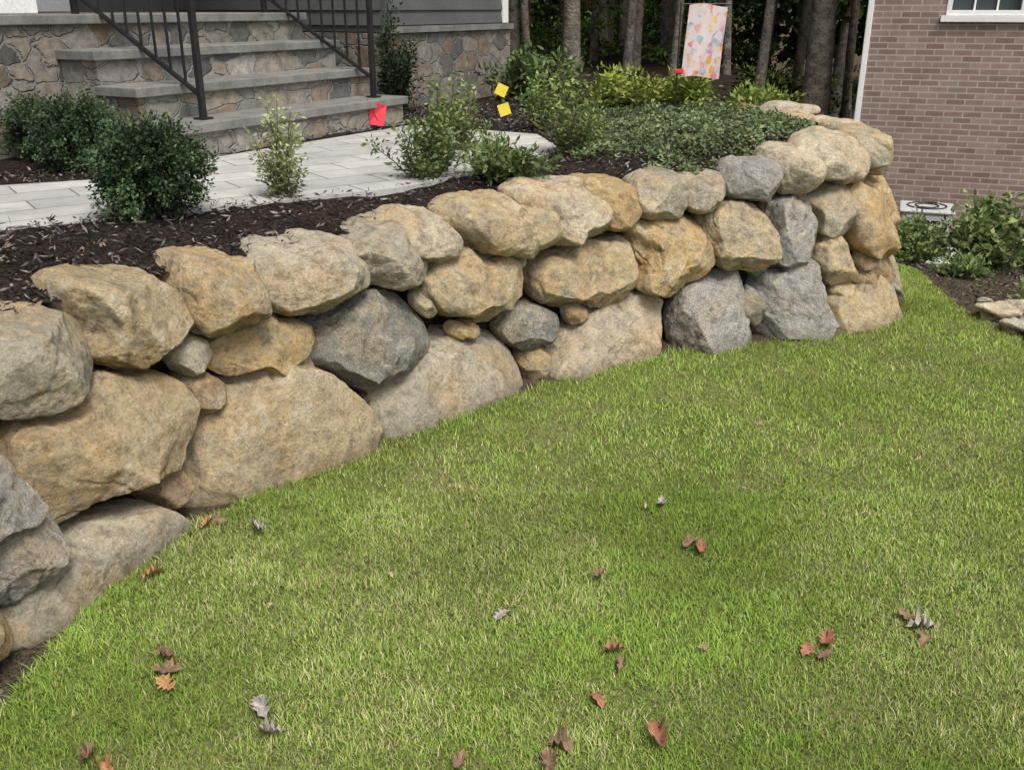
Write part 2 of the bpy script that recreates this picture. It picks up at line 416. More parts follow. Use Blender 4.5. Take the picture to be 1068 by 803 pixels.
n1,n2=GX.shape;idx=np.arange(n1*n2).reshape(n1,n2)
F=np.stack([idx[:-1,:-1],idx[1:,:-1],idx[1:,1:],idx[:-1,1:]],-1).reshape(-1,4)
col=np.zeros((n1*n2,3));col[:,0]=mask.ravel()
m=NM('lawn_ground',1,.05);v=m.coord();a=m.n('ShaderNodeAttribute',attribute_name='Col');sr=m.n('ShaderNodeSeparateColor');m.l(a.outputs['Color'],sr.inputs[0])
nn=m.noise(v,2,5,.6);nf=m.noise(v,70,4,.7)
lawn=m.mix(m.ramp(nn,[(.35,0.),(.65,1.)]),(.12,.16,.04),(.20,.19,.085))
lawn=m.mix(1.,lawn,m.ramp(nf,[(.3,(.5,.5,.5)),(.7,(1.3,1.3,1.2))]),'MULTIPLY')
soil=m.mix(m.ramp(nf,[(.4,0.),(.7,1.)]),(.04,.031,.022),(.15,.12,.08))
c=m.mix(sr.outputs[0],lawn,soil)
fastmesh('ground',np.stack([GX,GY,GZ],-1).reshape(-1,3),F,m.diffuse(c,m.bump(nf,.8,.02)),col=col,smooth=True)

def bed_h(x,y):
    x=np.asarray(x,float);y=np.asarray(y,float)
    d=wall_dist(x,y).reshape(x.shape)
    z=.835+.112*sstep(d,.30,.72)
    z=z+.08*sstep(x,.6,1.9)*sstep(y,4.5,6)*(1-sstep(y,9,12))
    return z+.022*(vnoise(x,y,.22,8)-.5)+.016*(vnoise(x,y,.09,9)-.5)
bx=np.concatenate([-np.geomspace(3,60,25)[::-1],np.arange(-2.95,3.3,.05),np.array([3.6,4.2,5,6,7])])
by=np.concatenate([-np.geomspace(.5,30,14)[::-1],np.arange(-.45,9,.05),np.geomspace(9,45,22)])
BX,BY=np.meshgrid(bx,by,indexing='ij');BZ=bed_h(BX,BY)
inpath=inpoly(BX,BY,PATH);BZ=np.where(inpath,np.minimum(BZ,.935),BZ)
idx=np.arange(BX.size).reshape(BX.shape)
F=np.stack([idx[:-1,:-1],idx[1:,:-1],idx[1:,1:],idx[:-1,1:]],-1).reshape(-1,4)
cx=(BX[:-1,:-1]+BX[1:,1:])/2;cy=(BY[:-1,:-1]+BY[1:,1:])/2
F=F[inpoly(cx,cy,BEDPOLY).ravel()]
m=NM('mulch_soil',1,.05);v=m.coord();nf=m.noise(v,55,5,.75);n0=m.noise(v,6,4,.6)
c=m.mix(m.ramp(nf,[(.38,0.),(.68,1.)]),(.018,.014,.012),(.085,.07,.058));c=m.mix(1.,c,m.ramp(n0,[(.3,(.7,.7,.7)),(.7,(1.2,1.15,1.1))]),'MULTIPLY')
fastmesh('garden_bed',np.stack([BX,BY,BZ],-1).reshape(-1,3),F,m.diffuse(c,m.bump(nf,1,.03)),smooth=True)

STEPPOLY=[(-1.84,5.42),(-.77,7.35),(-2.5,8.3),(-5,6),(-5,4)]
def chips(name,n,x0,x1,y0,y1,test,hf,lmin=.012,lmax=.05):
    x=rng.uniform(x0,x1,n);y=rng.uniform(y0,y1,n);k=test(x,y);x=x[k];y=y[k];n=len(x)
    P=np.stack([x,y,hf(x,y)+rng.uniform(.0,.022,n)],-1)
    T=rng.normal(size=(n,3));T[:,2]*=.45
    L=rng.uniform(lmin,lmax,n)
    b=rng.random(n)
    cols=np.outer(.35+b**2.2*3.2,[.060,.050,.046]);k2=rng.random(n)<.06;cols[k2]=[.22,.165,.12];k3=rng.random(n)<.10;cols[k3]=[.23,.22,.215]
    return leaves(name,P,L,rng.uniform(.005,.013,n),cols,M_CHIP,None,up=.4,T=T)
PATHIN=[(x-.02,y+.04) for x,y in PATH]
chips('mulch_chips',80000,-3.6,2.3,.8,8.6,lambda x,y:inpoly(x,y,BEDPOLY)&~inpoly(x,y,PATHIN)&~inpoly(x,y,STEPPOLY),bed_h,.012,.05)
chips('leaf_litter',24000,2.6,7,4.2,11,lambda x,y:inpoly(x,y,RBED),ground_h,.02,.06)

# ------------------------------------------------------------------ grass
def blades(name,n,x0,x1,y0,y1,extra=None,wmul=1.0,hmul=1.0):
    x=rng.uniform(x0,x1,n);y=rng.uniform(y0,y1,n)
    k=~inpoly(x,y,RBED)&~inpoly(x,y,TERR)
    if extra is not None:k&=extra(x,y)
    x=x[k];y=y[k];n=len(x)
    z=ground_h(x,y)-.004
    thin=vnoise(x,y,.28,21)*.5+vnoise(x,y,.9,22)*.5
    tuft=vnoise(x,y,.08,23)
    h=rng.uniform(.011,.027,n)*(.7+.55*tuft)*hmul
    nearw=np.clip(1-wall_dist(x,y)/.14,0,1);h*=1+.8*nearw*vnoise(x,y,.08,29)*1.6
    a=rng.uniform(0,2*np.pi,n);lean=rng.uniform(.1,1.3,n)*h
    dx=np.cos(a);dy=np.sin(a);wd=rng.uniform(.0009,.0019,n)*wmul
    sx,sy=-dy*wd,dx*wd
    base=np.stack([x,y,z],-1);side=np.stack([sx,sy,0*sx],-1)
    mid=base+np.stack([dx*lean*.35,dy*lean*.35,h*.6],-1);tip=base+np.stack([dx*lean,dy*lean,h],-1)
    V=np.stack([base-side,base+side,mid+side*.8,mid-side*.8,tip],1).reshape(-1,3)
    i=np.arange(n)*5
    F=np.stack([np.stack([i,i+1,i+2],-1),np.stack([i,i+2,i+3],-1),np.stack([i+3,i+2,i+4],-1)],1).reshape(-1,3)
    g1=np.array([.115,.205,.030]);g2=np.array([.26,.365,.070]);st=np.array([.60,.54,.31])
    t=rng.random(n)[:,None];c=g1*(1-t)+g2*t
    far=sstep(y+.5*x,2.4,5)
    pat=np.clip((thin-.40)*4.0,0,1)*(1-.7*far)
    straw=(rng.random(n)<(.05+.34*pat))
    c[straw]=c[straw]*.25+st*.75*rng.uniform(.5,1.05,(straw.sum(),1))
    c*=(.76+.48*vnoise(x,y,.38,25))[:,None]
    c*=(.84+.32*tuft)[:,None]
    yel=(.2+.4*far+.5*pat)[:,None]*rng.random(n)[:,None];c=c*(1-.35*yel)+np.array([.42,.46,.11])*.35*yel
    return fastmesh(name,V,F,M_GRASS,None,col=np.repeat(c,5,axis=0))
g=blades('lawn_grass',350000,-1.4,3.3,1.2,7.4,None,1.15)
g3=blades('lawn_grass_fine',200000,-1.4,1.9,1.4,3.3,None,.85,.95)
g2=blades('lawn_grass_margin',60000,-1.4,5.2,-.8,5.0,lambda x,y:(y<1.2)|(x>3.3),2.2)
gp=empty('lawn')
for q_ in(g,g2,g3):q_.parent=gp

# ------------------------------------------------------------------ fallen leaves
LV=[(-1.18,2.70,0),(-.97,2.21,1),(-.90,2.98,2),(-.75,2.53,4),(-.67,2.06,2),(-.62,1.96,2),(-1.05,1.87,1),(-1.0,1.84,0),(-.03,2.48,2),(.28,2.68,1),(.29,2.30,3),(.31,2.24,1),(.23,2.10,3),(.09,1.86,1),(.56,3.18,2),(.50,3.16,4),(.62,2.90,1),(.65,2.86,3),(.86,2.31,3),(.92,2.34,3),(.90,2.28,1),(1.21,2.46,1),(1.23,2.41,2),(1.22,2.36,1),(1.93,3.68,4),(1.67,3.55,4),(.37,1.94,3),(-.13,1.85,1),(-1.1,3.02,0),(-1.08,3.06,1),(-.2,3.3,4),(1.1,3.9,4),(2.1,4.6,4),(.5,3.9,4),(-.99,2.27,1),(.55,2.3,4),(-.4,2.7,4),(.9,3.3,4),(1.3,3.1,4),(.12,1.92,1),(-.95,2.15,0)]
LC=[(.36,.20,.09),(.20,.13,.08),(.34,.31,.27),(.28,.13,.08),(.42,.35,.21)]
out8=[(0,-.62),(.04,-.42),(.22,-.34),(.14,-.2),(.33,-.1),(.18,.02),(.36,.18),(.16,.24),(.2,.4),(.05,.5),(-.02,.6),(-.12,.42),(-.24,.38),(-.17,.22),(-.36,.12),(-.18,0),(-.3,-.12),(-.14,-.22),(-.2,-.36),(-.04,-.42)]
V=[];F=[];cc=[]
for (x,y,ci) in LV:
    s=random.uniform(.06,.09)*(.45 if ci==4 else 1);a=random.uniform(0,6.28);cu=random.uniform(.2,2.6);cv=random.uniform(-1.2,1.4);tilt=random.uniform(-.4,.4);o=len(V)
    rings=[[(0,0)],[(p*.5,q*.5) for p,q in out8],out8]
    for rg in rings:
        for(px,py) in rg:
            px2=px*(1-.12*cu)+random.uniform(-.025,.025);zz_=s*(cu*px*px*2.2+cv*py*py*.9+px*tilt+random.uniform(-.05,.05))
            bend=math.cos(cv)*.2+.8
            X=x+(px2*math.cos(a)-py*bend*math.sin(a))*s;Y=y+(px2*math.sin(a)+py*bend*math.cos(a))*s
            V.append((X,Y,.022+zz_));j=random.uniform(.55,1.35);cc.append([v_*j for v_ in LC[ci]])
    n=len(out8)
    for k in range(n):
        k2=(k+1)%n
        F.append((o,o+1+k,o+1+k2));F.append((o+1+k,o+1+n+k,o+1+n+k2));F.append((o+1+k,o+1+n+k2,o+1+k2))
fastmesh('fallen_leaves',V,F,M_DRY,col=np.array(cc))

# ------------------------------------------------------------------ path
m=NM('paver_stone',.85,.2);v=m.coord();mp=m.n('ShaderNodeMapping');mp.inputs['Rotation'].default_value=(0,0,math.radians(-35));m.l(v,mp.inputs[0])
br=m.n('ShaderNodeTexBrick');br.inputs['Scale'].default_value=1;br.inputs['Brick Width'].default_value=.45;br.inputs['Row Height'].default_value=.225;br.inputs['Mortar Size'].default_value=.005
br.inputs['Mortar Smooth'].default_value=.2;br.inputs['Color1'].default_value=(.46,.45,.43,1);br.inputs['Color2'].default_value=(.35,.35,.34,1);br.inputs['Mortar'].default_value=(.16,.15,.13,1);m.l(mp.outputs[0],br.inputs['Vector'])
n=m.noise(v,4,7,.7);nf=m.noise(v,60,3,.6)
c=m.mix(1.,br.outputs['Color'],m.ramp(n,[(.3,(.75,.75,.74)),(.7,(1.18,1.17,1.15))]),'MULTIPLY')
bb=m.bump(br.outputs['Fac'],-.8,.01);bb=m.bump(nf,.3,.004,bb)
M_PATH=m.done(c,bb)
np_=len(PATH);V=[(x,y,.950) for x,y in PATH]+[(x,y,.84) for x,y in PATH]
F=[tuple(range(np_))[::-1]]+[tuple(range(np_,2*np_))]+[(i,(i+1)%np_,np_+(i+1)%np_,np_+i) for i in range(np_)]
o=pymesh('paver_walkway',V,F,M_PATH)
bm=bmesh.new();bm.from_mesh(o.data);bmesh.ops.recalc_face_normals(bm,faces=bm.faces);bm.to_mesh(o.data);bm.free()

# ------------------------------------------------------------------ grey house, porch, steps
RZ=math.atan2(.877,.48)
steps=empty('front_steps',rz=RZ)
for i in range(4):
    top=1.14+.19*i;f=4.2+.3*i
    if i<3:
        box('tread_%d'%(i+1),3.87,6.08,f,f+.345,top-.055,top,M_BLUE,steps,.006)
        box('riser_%d'%(i+1),3.90,6.05,f+.03,f+.33,.8,top-.055,M_VEN,steps)
def rail(name,a,parent):
    b0,z0,b1,z1=4.35,1.14,5.32,1.71
    e=empty(name,rz=RZ)
    box('newel_post',a-.017,a+.017,b0-.017,b0+.017,z0,z0+1.0,M_BLACK,e,.003)
    box('post_base',a-.04,a+.04,b0-.04,b0+.04,z0,z0+.012,M_BLACK,e)
    box('upper_post',a-.017,a+.017,b1-.017,b1+.017,z1,z1+1.0,M_BLACK,e,.003)
    sl=(z1-z0)/(b1-b0)
    def bar(nm,h,hh):
        V=[]
        for b in(b0,b1):
            z=z0+h+sl*(b-b0)
            V+=[(a-.013,b,z),(a+.013,b,z),(a+.013,b,z+hh),(a-.013,b,z+hh)]
        pymesh(nm,V,[(0,1,5,4),(1,2,6,5),(2,3,7,6),(3,0,4,7),(3,2,1,0),(4,5,6,7)],M_BLACK,e)
    bar('bottom_rail',.12,.022);bar('top_rail',.88,.035);bar('mid_rail',.76,.02)
    nb=9
    for k in range(1,nb):
        b=b0+(b1-b0)*k/nb;z=z0+sl*(b-b0)
        box('baluster_%d'%k,a-.006,a+.006,b-.006,b+.006,z+.135,z+.88,M_BLACK,e)
rail('stair_railing',4.2,None);rail('stair_railing',5.86,None)
house=empty('grey_house',rz=RZ)
box('porch_landing',-3.0,6.08,5.1,7.2,1.655,1.71,M_BLUE,house,.006)
box('porch_stone_base',-2.97,6.05,5.13,7.15,.7,1.655,M_VEN2,house)
def siding(nm,along,x0,x1,pos,z0,z1,sgn):
    V=[];F=[];z=z0;h=.115
    while z<z1:
        o=len(V)
        for(zz_,d) in((z,.018),(z+h,.004)):
            for x in(x0,x1):
                V.append((x,pos-sgn*d,zz_) if along=='x' else (pos-sgn*d,x,zz_))
        for x in(x0,x1): V.append((x,pos,z) if along=='x' else (pos,x,z))
        F+=[(o,o+1,o+3,o+2),(o+4,o+5,o+1,o)];z+=h
    return pymesh(nm,V,F,M_SIDE,house)
box('wing_body',6.76,8.73,4.86,9.5,1.56,4.6,M_SIDE,house)
box('wing_stone_base',6.72,8.77,4.82,9.5,.6,1.55,M_VEN2,house)
box('wing_water_table',6.70,8.79,4.79,4.858,1.552,1.60,M_BLUE,house)
siding('wing_siding_front','x',6.78,8.66,4.86,1.61,4.5,1);siding('wing_siding_side','y',4.9,7.15,6.76,1.61,4.5,1)
box('corner_board',8.655,8.755,4.83,4.93,1.605,4.6,M_WHITE,house,.004)
box('main_wall',-3.0,6.75,7.2,11,.6,4.6,M_SIDE,house)
siding('main_siding','x',-3,4.5,7.2,1.72,4.5,1)
box('front_door',4.6,5.6,7.14,7.198,1.713,3.85,M_WHITE,house,.005)
box('door_panel',4.75,5.45,7.12,7.138,1.95,3.6,M_BLACK,house,.01)
box('porch_column',3.72,3.92,5.35,5.55,1.712,4.45,M_WHITE,house,.01);box('porch_column_foot',3.69,3.95,5.32,5.58,1.712,1.85,M_WHITE,house,.006)
box('porch_column_2',-1.4,-1.2,5.35,5.55,1.712,4.45,M_WHITE,house,.01)
box('porch_beam',-3,6.7,5.3,5.6,4.45,4.65,M_WHITE,house)
pymesh('roof',[(-3.4,4.9,4.66),(9.1,4.9,4.66),(9.1,12.4,4.66),(-3.4,12.4,4.66),(-.5,8.6,7.2),(6.2,8.6,7.2)],[(0,1,5,4),(1,2,5),(2,3,4,5),(3,0,4),(3,2,1,0)],M_ROOF,house)
tubes('downspout',[([(8.80,4.9,1.0),(8.80,4.9,4.6)],[.035,.035])],M_BLACK,house)

# ------------------------------------------------------------------ brick house
bh=empty('brick_house',(4.22,12,0),math.radians(-21))
m=NM('red_brick',.9,.15);v=m.coord();sp=m.n('ShaderNodeSeparateXYZ');m.l(v,sp.inputs[0]);cb=m.n('ShaderNodeCombineXYZ');m.l(m.math('ADD',sp.outputs[0],sp.outputs[1]),cb.inputs[0]);m.l(sp.outputs[2],cb.inputs[1])
br=m.n('ShaderNodeTexBrick');br.inputs['Scale'].default_value=1;br.inputs['Brick Width'].default_value=.205;br.inputs['Row Height'].default_value=.068;br.inputs['Mortar Size'].default_value=.008;br.inputs['Mortar Smooth'].default_value=.3;br.inputs['Bias'].default_value=0
br.inputs['Color1'].default_value=(.20,.135,.11,1);br.inputs['Color2'].default_value=(.30,.215,.18,1);br.inputs['Mortar'].default_value=(.36,.33,.30,1);m.l(cb.outputs[0],br.inputs['Vector'])
nb=m.noise(v,3,5,.6);c=m.mix(1.,br.outputs['Color'],m.ramp(nb,[(.3,(.85,.85,.85)),(.7,(1.12,1.12,1.12))]),'MULTIPLY')
M_BRICK=m.done(c,m.bump(br.outputs['Fac'],-.6,.008))
w0,w1,z0,z1=.78,1.60,1.66,3.05
box('wall_left_of_window',0,w0,0,.3,-1.6,5.6,M_BRICK,bh);box('wall_right_of_window',w1,11,0,.3,-1.6,5.6,M_BRICK,bh)
box('wall_below_window',w0,w1,0,.3,-1.6,z0,M_BRICK,bh);box('wall_above_window',w0,w1,0,.3,z1,5.6,M_BRICK,bh)
box('side_wall',0,.3,.301,9,-1.6,5.6,M_BRICK,bh);box('back_wall',.301,11,8.7,9,-1.6,5.6,M_BRICK,bh);box('far_side_wall',10.7,11,.301,8.699,-1.6,5.6,M_BRICK,bh)
M_GLASS=NM('window_glass',.05,.6).done((.05,.06,.07))
box('window_glass',w0,w1,.09,.11,z0,z1,M_GLASS,bh)
t=.055
box('window_frame_bottom',w0,w1,-.012,.089,z0,z0+t,M_WHITE,bh,.004);box('window_frame_top',w0,w1,-.012,.089,z1-t,z1,M_WHITE,bh,.004)
box('window_frame_left',w0,w0+t,-.01,.088,z0+t,z1-t,M_WHITE,bh,.004);box('window_frame_right',w1-t,w1,-.01,.088,z0+t,z1-t,M_WHITE,bh,.004)
box('window_meeting_rail',w0+t,w1-t,.03,.087,(z0+z1)/2-.02,(z0+z1)/2+.02,M_WHITE,bh)
for k in(1,2):
    x=w0+t+(w1-w0-2*t)*k/3;box('muntin_v%d'%k,x-.01,x+.01,.06,.086,z0+t,z1-t,M_WHITE,bh)
for k in(1,3):
    z=z0+t+(z1-z0-2*t)*k/4;box('muntin_h%d'%k,w0+t,w1-t,.062,.084,z-.01,z+.01,M_WHITE,bh)
box('window_sill',w0-.05,w1+.05,-.05,-.002,z0-.07,z0-.002,M_WHITE,bh,.004)
box('second_window',4.2,5.0,-.02,-.002,1.66,3.05,M_WHITE,bh,.004);box('second_window_glass',4.26,4.94,-.024,-.021,1.72,2.99,M_GLASS,bh)
box('corner_trim',-.07,-.003,-.04,.05,-1.4,5.6,M_WHITE,bh,.01)
pymesh('roof',[(-.5,-.5,5.6),(11.5,-.5,5.6),(11.5,9.5,5.6),(-.5,9.5,5.6),(-.5,4.5,8.6),(11.5,4.5,8.6)],[(0,1,5,4),(2,3,4,5),(1,2,5),(3,0,4),(3,2,1,0)],M_ROOF,bh)
ac=empty('air_conditioner',(4.55,10.5,-.88),math.radians(-21))
M_AC=mat_simple('light_grey_metal',(.42,.43,.42),(.5,.5,.49),4,.5,.1,.001)
box('concrete_pad',-.4,.4,-.4,.4,0,.08,M_AC,ac,.01);box('cabinet',-.26,.26,-.26,.26,.08,.56,M_AC,ac,.03);box('top_cover',-.28,.28,-.28,.28,.562,.60,M_AC,ac,.02)
for k in range(7):box('louver_%d'%(k+1),-.22,.22,-.274,-.262,.14+k*.055,.165+k*.055,M_BLACK,ac)
tubes('fan_grille',[([(q_*math.cos(a),q_*math.sin(a),.607) for a in np.linspace(0,6.283,25)],[.008]*25) for q_ in(.2,.12)],M_BLACK,ac)

# ------------------------------------------------------------------ plants
def ell(n,c,r):
    d=rng.normal(size=(n,3));d/=np.linalg.norm(d,axis=1,keepdims=True)
    k=rng.random(n)**(1/2.2)
    return np.array(c)+d*k[:,None]*np.array(r),d,k
def boxwood(c,r,n):
    e=empty('boxwood_shrub')
    base=(c[0],c[1],c[2]-r)
    st=[]
    for k in range(14):
        a=random.uniform(0,6.28);q=random.uniform(.3,.8)*r
        st.append(([base,(c[0]+math.cos(a)*q*.5,c[1]+math.sin(a)*q*.5,c[2]-r*.3),(c[0]+math.cos(a)*q,c[1]+math.sin(a)*q,c[2]+random.uniform(0,.6)*r)],[.007,.005,.002]))
    tubes('stems',st,M_STEM,e,5)
    ns=int(n/42);d=rng.normal(size=(ns,3));d/=np.linalg.norm(d,axis=1,keepdims=True)
    lump=np.array([noise.noise(Vector(x)*2.0+Vector(c)*3) for x in d])*.26
    k=rng.random(ns)**.30*(1+lump)+rng.normal(0,.05,ns)
    SP=np.array(c)+d*k[:,None]*r*np.array([1.05,1.05,.95])
    rep=42;dd=np.repeat(d,rep,0);kk=np.repeat(k,rep)
    P=np.repeat(SP,rep,0)+dd*rng.uniform(-.05,.03,(ns*rep,1))+rng.normal(0,.014,(ns*rep,3))
    P[:,2]=np.maximum(P[:,2],c[2]-r*.95)
    sb=np.repeat(rng.uniform(.6,1.4,ns),rep)
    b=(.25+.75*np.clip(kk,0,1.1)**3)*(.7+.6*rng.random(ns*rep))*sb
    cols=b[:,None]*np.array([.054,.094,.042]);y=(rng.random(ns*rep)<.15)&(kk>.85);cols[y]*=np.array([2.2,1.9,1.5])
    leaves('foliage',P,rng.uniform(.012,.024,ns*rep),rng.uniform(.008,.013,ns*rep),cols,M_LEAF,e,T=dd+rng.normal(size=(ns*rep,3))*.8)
boxwood((-1.47,3.95,1.13),.215,21000)
boxwood((-2.31,5.2,1.13),.21,14000)
boxwood((-2.62,5.48,1.12),.18,9000)
boxwood((-2.62,4.35,1.03),.12,2500)
def shrub(name,x,y,z,h,w,nst,nl,c1,c2,ll=.035,lw=.014):
    e=empty(name);st=[];P=[];T=[]
    for k in range(nst):
        a=random.uniform(0,6.28);q=random.uniform(.1,1.15)*w/2;hh=h*random.uniform(.45,1.05)*(1-.35*(q/(w/2))**2)
        p0=Vector((x+math.cos(a)*.02,y+math.sin(a)*.02,z-.02));p2=Vector((x+math.cos(a)*q,y+math.sin(a)*q,z+hh));p1=(p0+p2)/2+Vector((0,0,hh*.12))+Vector((random.uniform(-1,1),random.uniform(-1,1),0))*w*.06
        st.append(([p0,p1,p2],[.004,.003,.0012]));sb=random.uniform(.65,1.3)
        for j in range(nl):
            t=random.uniform(.15,1.04)
            p=p0*(1-t)**2+p1*2*t*(1-t)+p2*t*t
            rr=.025+.06*random.random()*w/.4
            d=Vector((random.gauss(0,1),random.gauss(0,1),random.gauss(.35,.7))).normalized()
            P.append((*(p+d*rr*random.random()),sb));T.append(d)
    tubes('stems',st,M_STEM,e,5)
    P=np.array(P);sb=P[:,3:4];P=P[:,:3];T=np.array(T);n=len(P);t=rng.random(n)[:,None]
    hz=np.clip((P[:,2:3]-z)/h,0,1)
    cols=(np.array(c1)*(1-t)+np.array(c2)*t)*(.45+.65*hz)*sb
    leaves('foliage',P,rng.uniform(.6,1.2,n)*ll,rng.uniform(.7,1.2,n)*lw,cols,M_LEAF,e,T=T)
GY2=(.34,.39,.12);GG1=(.09,.16,.045);GG2=(.26,.32,.11)
shrub('azalea_plant',-1.05,4.40,.92,.46,.28,16,100,(.20,.25,.09),(.54,.54,.27),.028,.012)
shrub('azalea_plant',-.46,4.90,.93,.36,.44,20,85,GG1,GG2,.035,.015)
shrub('azalea_plant',-.36,5.05,.93,.57,.22,10,90,GG1,GY2,.035,.014)
shrub('low_azalea_plant',-.05,4.98,.93,.20,.46,22,75,GG1,(.26,.32,.12),.045,.02)
shrub('azalea_plant',.33,5.75,.94,.50,.40,19,85,GG1,GY2,.035,.015)
shrub('azalea_plant',-.28,5.95,.94,.46,.28,11,75,GG1,GY2,.035,.015)
shrub('azalea_plant',.20,6.9,.94,.40,.35,14,70,GG1,GY2,.035,.015)
shrub('weigela_shrub',.84,8.1,.95,.34,.75,32,60,(.14,.21,.03),(.38,.42,.08),.055,.022)
shrub('weigela_shrub',1.35,7.75,1.0,.26,.9,34,60,(.14,.21,.03),(.38,.42,.08),.055,.022)
shrub('weigela_shrub',1.85,7.5,1.0,.20,.6,26,50,(.12,.19,.03),(.30,.36,.08),.055,.022)
shrub('rhododendron_shrub',.35,8.4,.92,.45,.9,26,60,(.06,.11,.03),(.17,.22,.07),.08,.028)
shrub('rhododendron_shrub',.05,9.2,.92,.45,.7,22,60,(.05,.10,.03),(.14,.20,.06),.08,.028)
shrub('holly_shrub',-.93,8.0,.90,.85,.36,44,90,(.012,.03,.012),(.035,.06,.025),.035,.016)
shrub('hydrangea_shrub',3.68,7.3,-.20,.62,.85,40,60,(.08,.15,.04),(.32,.37,.14),.075,.035)
shrub('hydrangea_shrub',4.35,7.5,-.30,.80,.9,40,60,(.08,.15,.04),(.26,.32,.12),.075,.035)
shrub('hydrangea_shrub',3.50,8.3,-.34,.38,.7,40,60,(.09,.17,.04),(.28,.34,.11),.06,.03)
shrub('fern_plant',3.75,5.9,-.02,.26,.7,28,50,(.08,.15,.04),(.25,.30,.11),.05,.02)
shrub('fern_plant',4.2,6.3,-.06,.4,.8,34,50,(.06,.12,.04),(.20,.24,.10),.05,.02)
shrub('fern_plant',3.5,4.95,-.02,.20,.5,22,46,(.08,.15,.04),(.25,.30,.11),.05,.02)
shrub('fern_plant',3.2,6.6,-.08,.18,.5,22,46,(.08,.15,.04),(.25,.30,.11),.05,.02)
shrub('fern_plant',3.3,5.75,-.02,.16,.4,18,40,(.08,.15,.04),(.25,.30,.11),.05,.02)
GC=[(.42,5.45),(.95,5.32),(1.6,5.65),(1.95,6.1),(1.98,7.0),(1.7,7.7),(.6,8.0),(.45,6.6)]
n=38000;x=rng.uniform(.3,2.1,n);y=rng.uniform(5.2,8.1,n);k=inpoly(x+.25*(vnoise(x,y,.15,31)-.5),y+.3*(vnoise(x,y,.2,32)-.5),GC)&(rng.random(n)<.15+vnoise(x,y,.11,34));x=x[k];y=y[k];n=len(x)
lump=vnoise(x,y,.16,33)
z=bed_h(x,y)+rng.random(n)**.6*(.03+.07*lump)
t=rng.random(n)[:,None];cols=(np.array([.07,.11,.045])*(1-t)+np.array([.24,.29,.13])*t)*(.55+.8*lump)[:,None]
T=rng.normal(size=(n,3));T[:,2]=abs(T[:,2])*.5
leaves('ground_cover',np.stack([x,y,z],-1),rng.uniform(.02,.042,n),rng.uniform(.010,.020,n),cols,M_LEAF,None,T=T,up=.4)
es=empty('edging_stones')
for i,(x,y,r_) in enumerate([(2.95,5.55,.10),(2.93,5.30,.085),(3.10,5.38,.075),(3.02,5.10,.095),(3.12,5.68,.08),(3.1,4.90,.05),(3.0,5.85,.045),(3.2,5.15,.06),(3.25,5.5,.05)]):
    V,F=ICO[4];ov=Vector((i*3.1,i,2));W=np.array([np.array(v)*(1+.5*noise.noise(Vector(v)*1.3+ov)+.12*noise.noise(Vector(v)*4+ov)) for v in V])*np.array([r_*1.45,r_,r_*.6])
    o=fastmesh('edging_stone_%d'%i,W,F,M_BOULDER,es,smooth=True);o.location=(x,y,float(ground_h(np.array(x),np.array(y)))+r_*.3);o.rotation_euler=(.15*math.sin(i*2),.2*math.cos(i),i*1.3);o.color=(*random.choice([TAN2,(.62,.59,.52),(.56,.53,.46)]),.03)
V,F=ICO[5];W=np.array([np.array(v)*(1+.25*noise.noise(Vector(v)*1.4+Vector((4,4,4)))) for v in V])*np.array([.22,.15,.07])
o=fastmesh('garden_rock',W,F,M_BOULDER,None,smooth=True);o.location=(1.95,7.05,1.06);o.color=(.48,.43,.34,.05)

# ------------------------------------------------------------------ garden flag, markers
gf=empty('garden_flag',(1.23,7.5,.95))
tubes('pole',[([(0,0,-.05),(0,0,.83)],[.006,.006]),([(0,0,.82),(.36,0,.82)],[.005,.005])],M_BLACK,gf)
m=NM('flag_cloth',.8,.1);v=m.coord('Object',(16,16,13));vo=m.n('ShaderNodeTexVoronoi');vo.inputs['Scale'].default_value=1.6;m.l(v,vo.inputs['Vector']);s_=m.n('ShaderNodeSeparateColor');m.l(vo.outputs['Color'],s_.inputs[0])
c=m.ramp(s_.outputs[0],[(0,(.62,.56,.58)),(.35,(.66,.52,.50)),(.5,(.60,.18,.10)),(.62,(.68,.42,.12)),(.75,(.62,.58,.55)),(.86,(.22,.32,.45)),(.94,(.60,.22,.28))])
nz_=m.noise(m.coord('Object'),14,5,.7);c=m.mix(m.ramp(nz_,[(.46,.0),(.58,.75)]),c,(.62,.56,.57))
M_FLAG=m.done(c)
V=[];F=[];nu,nv=14,18
for i in range(nu+1):
    for j in range(nv+1):
        u,w=i/nu,j/nv;V.append((.06+.28*u-.03*w,.02*math.sin(u*7+w*3)*w-.01,.812-.50*w+.012*math.sin(u*5)))
for i in range(nu):
    for j in range(nv):
        a=i*(nv+1)+j;F.append((a,a+nv+1,a+nv+2,a+1))
pymesh('cloth',V,F,M_FLAG,gf,True)
M_RED=mat_simple('red_plastic',(.60,.03,.05),(.70,.05,.06),5,.5,.1,.001);M_YEL=mat_simple('yellow_plastic',(.70,.55,.05),(.76,.62,.08),5,.5,.1,.001)
box('clip',-.02,.05,-.01,.01,.34,.37,M_RED,gf,.004)
rf=empty('red_marker_flag',(-.98,6.98,.95),.5)
pymesh('flag',[(-.03,0,.03),(.075,-.01,.01),(.115,.02,.15),(-.02,.0,.19),(.03,.02,.1)],[(0,1,4),(1,2,4),(2,3,4),(3,0,4)],M_RED,rf)
tubes('wire',[([(.06,0,0),(-.03,.02,.2)],[.002,.002])],M_BLACK,rf)
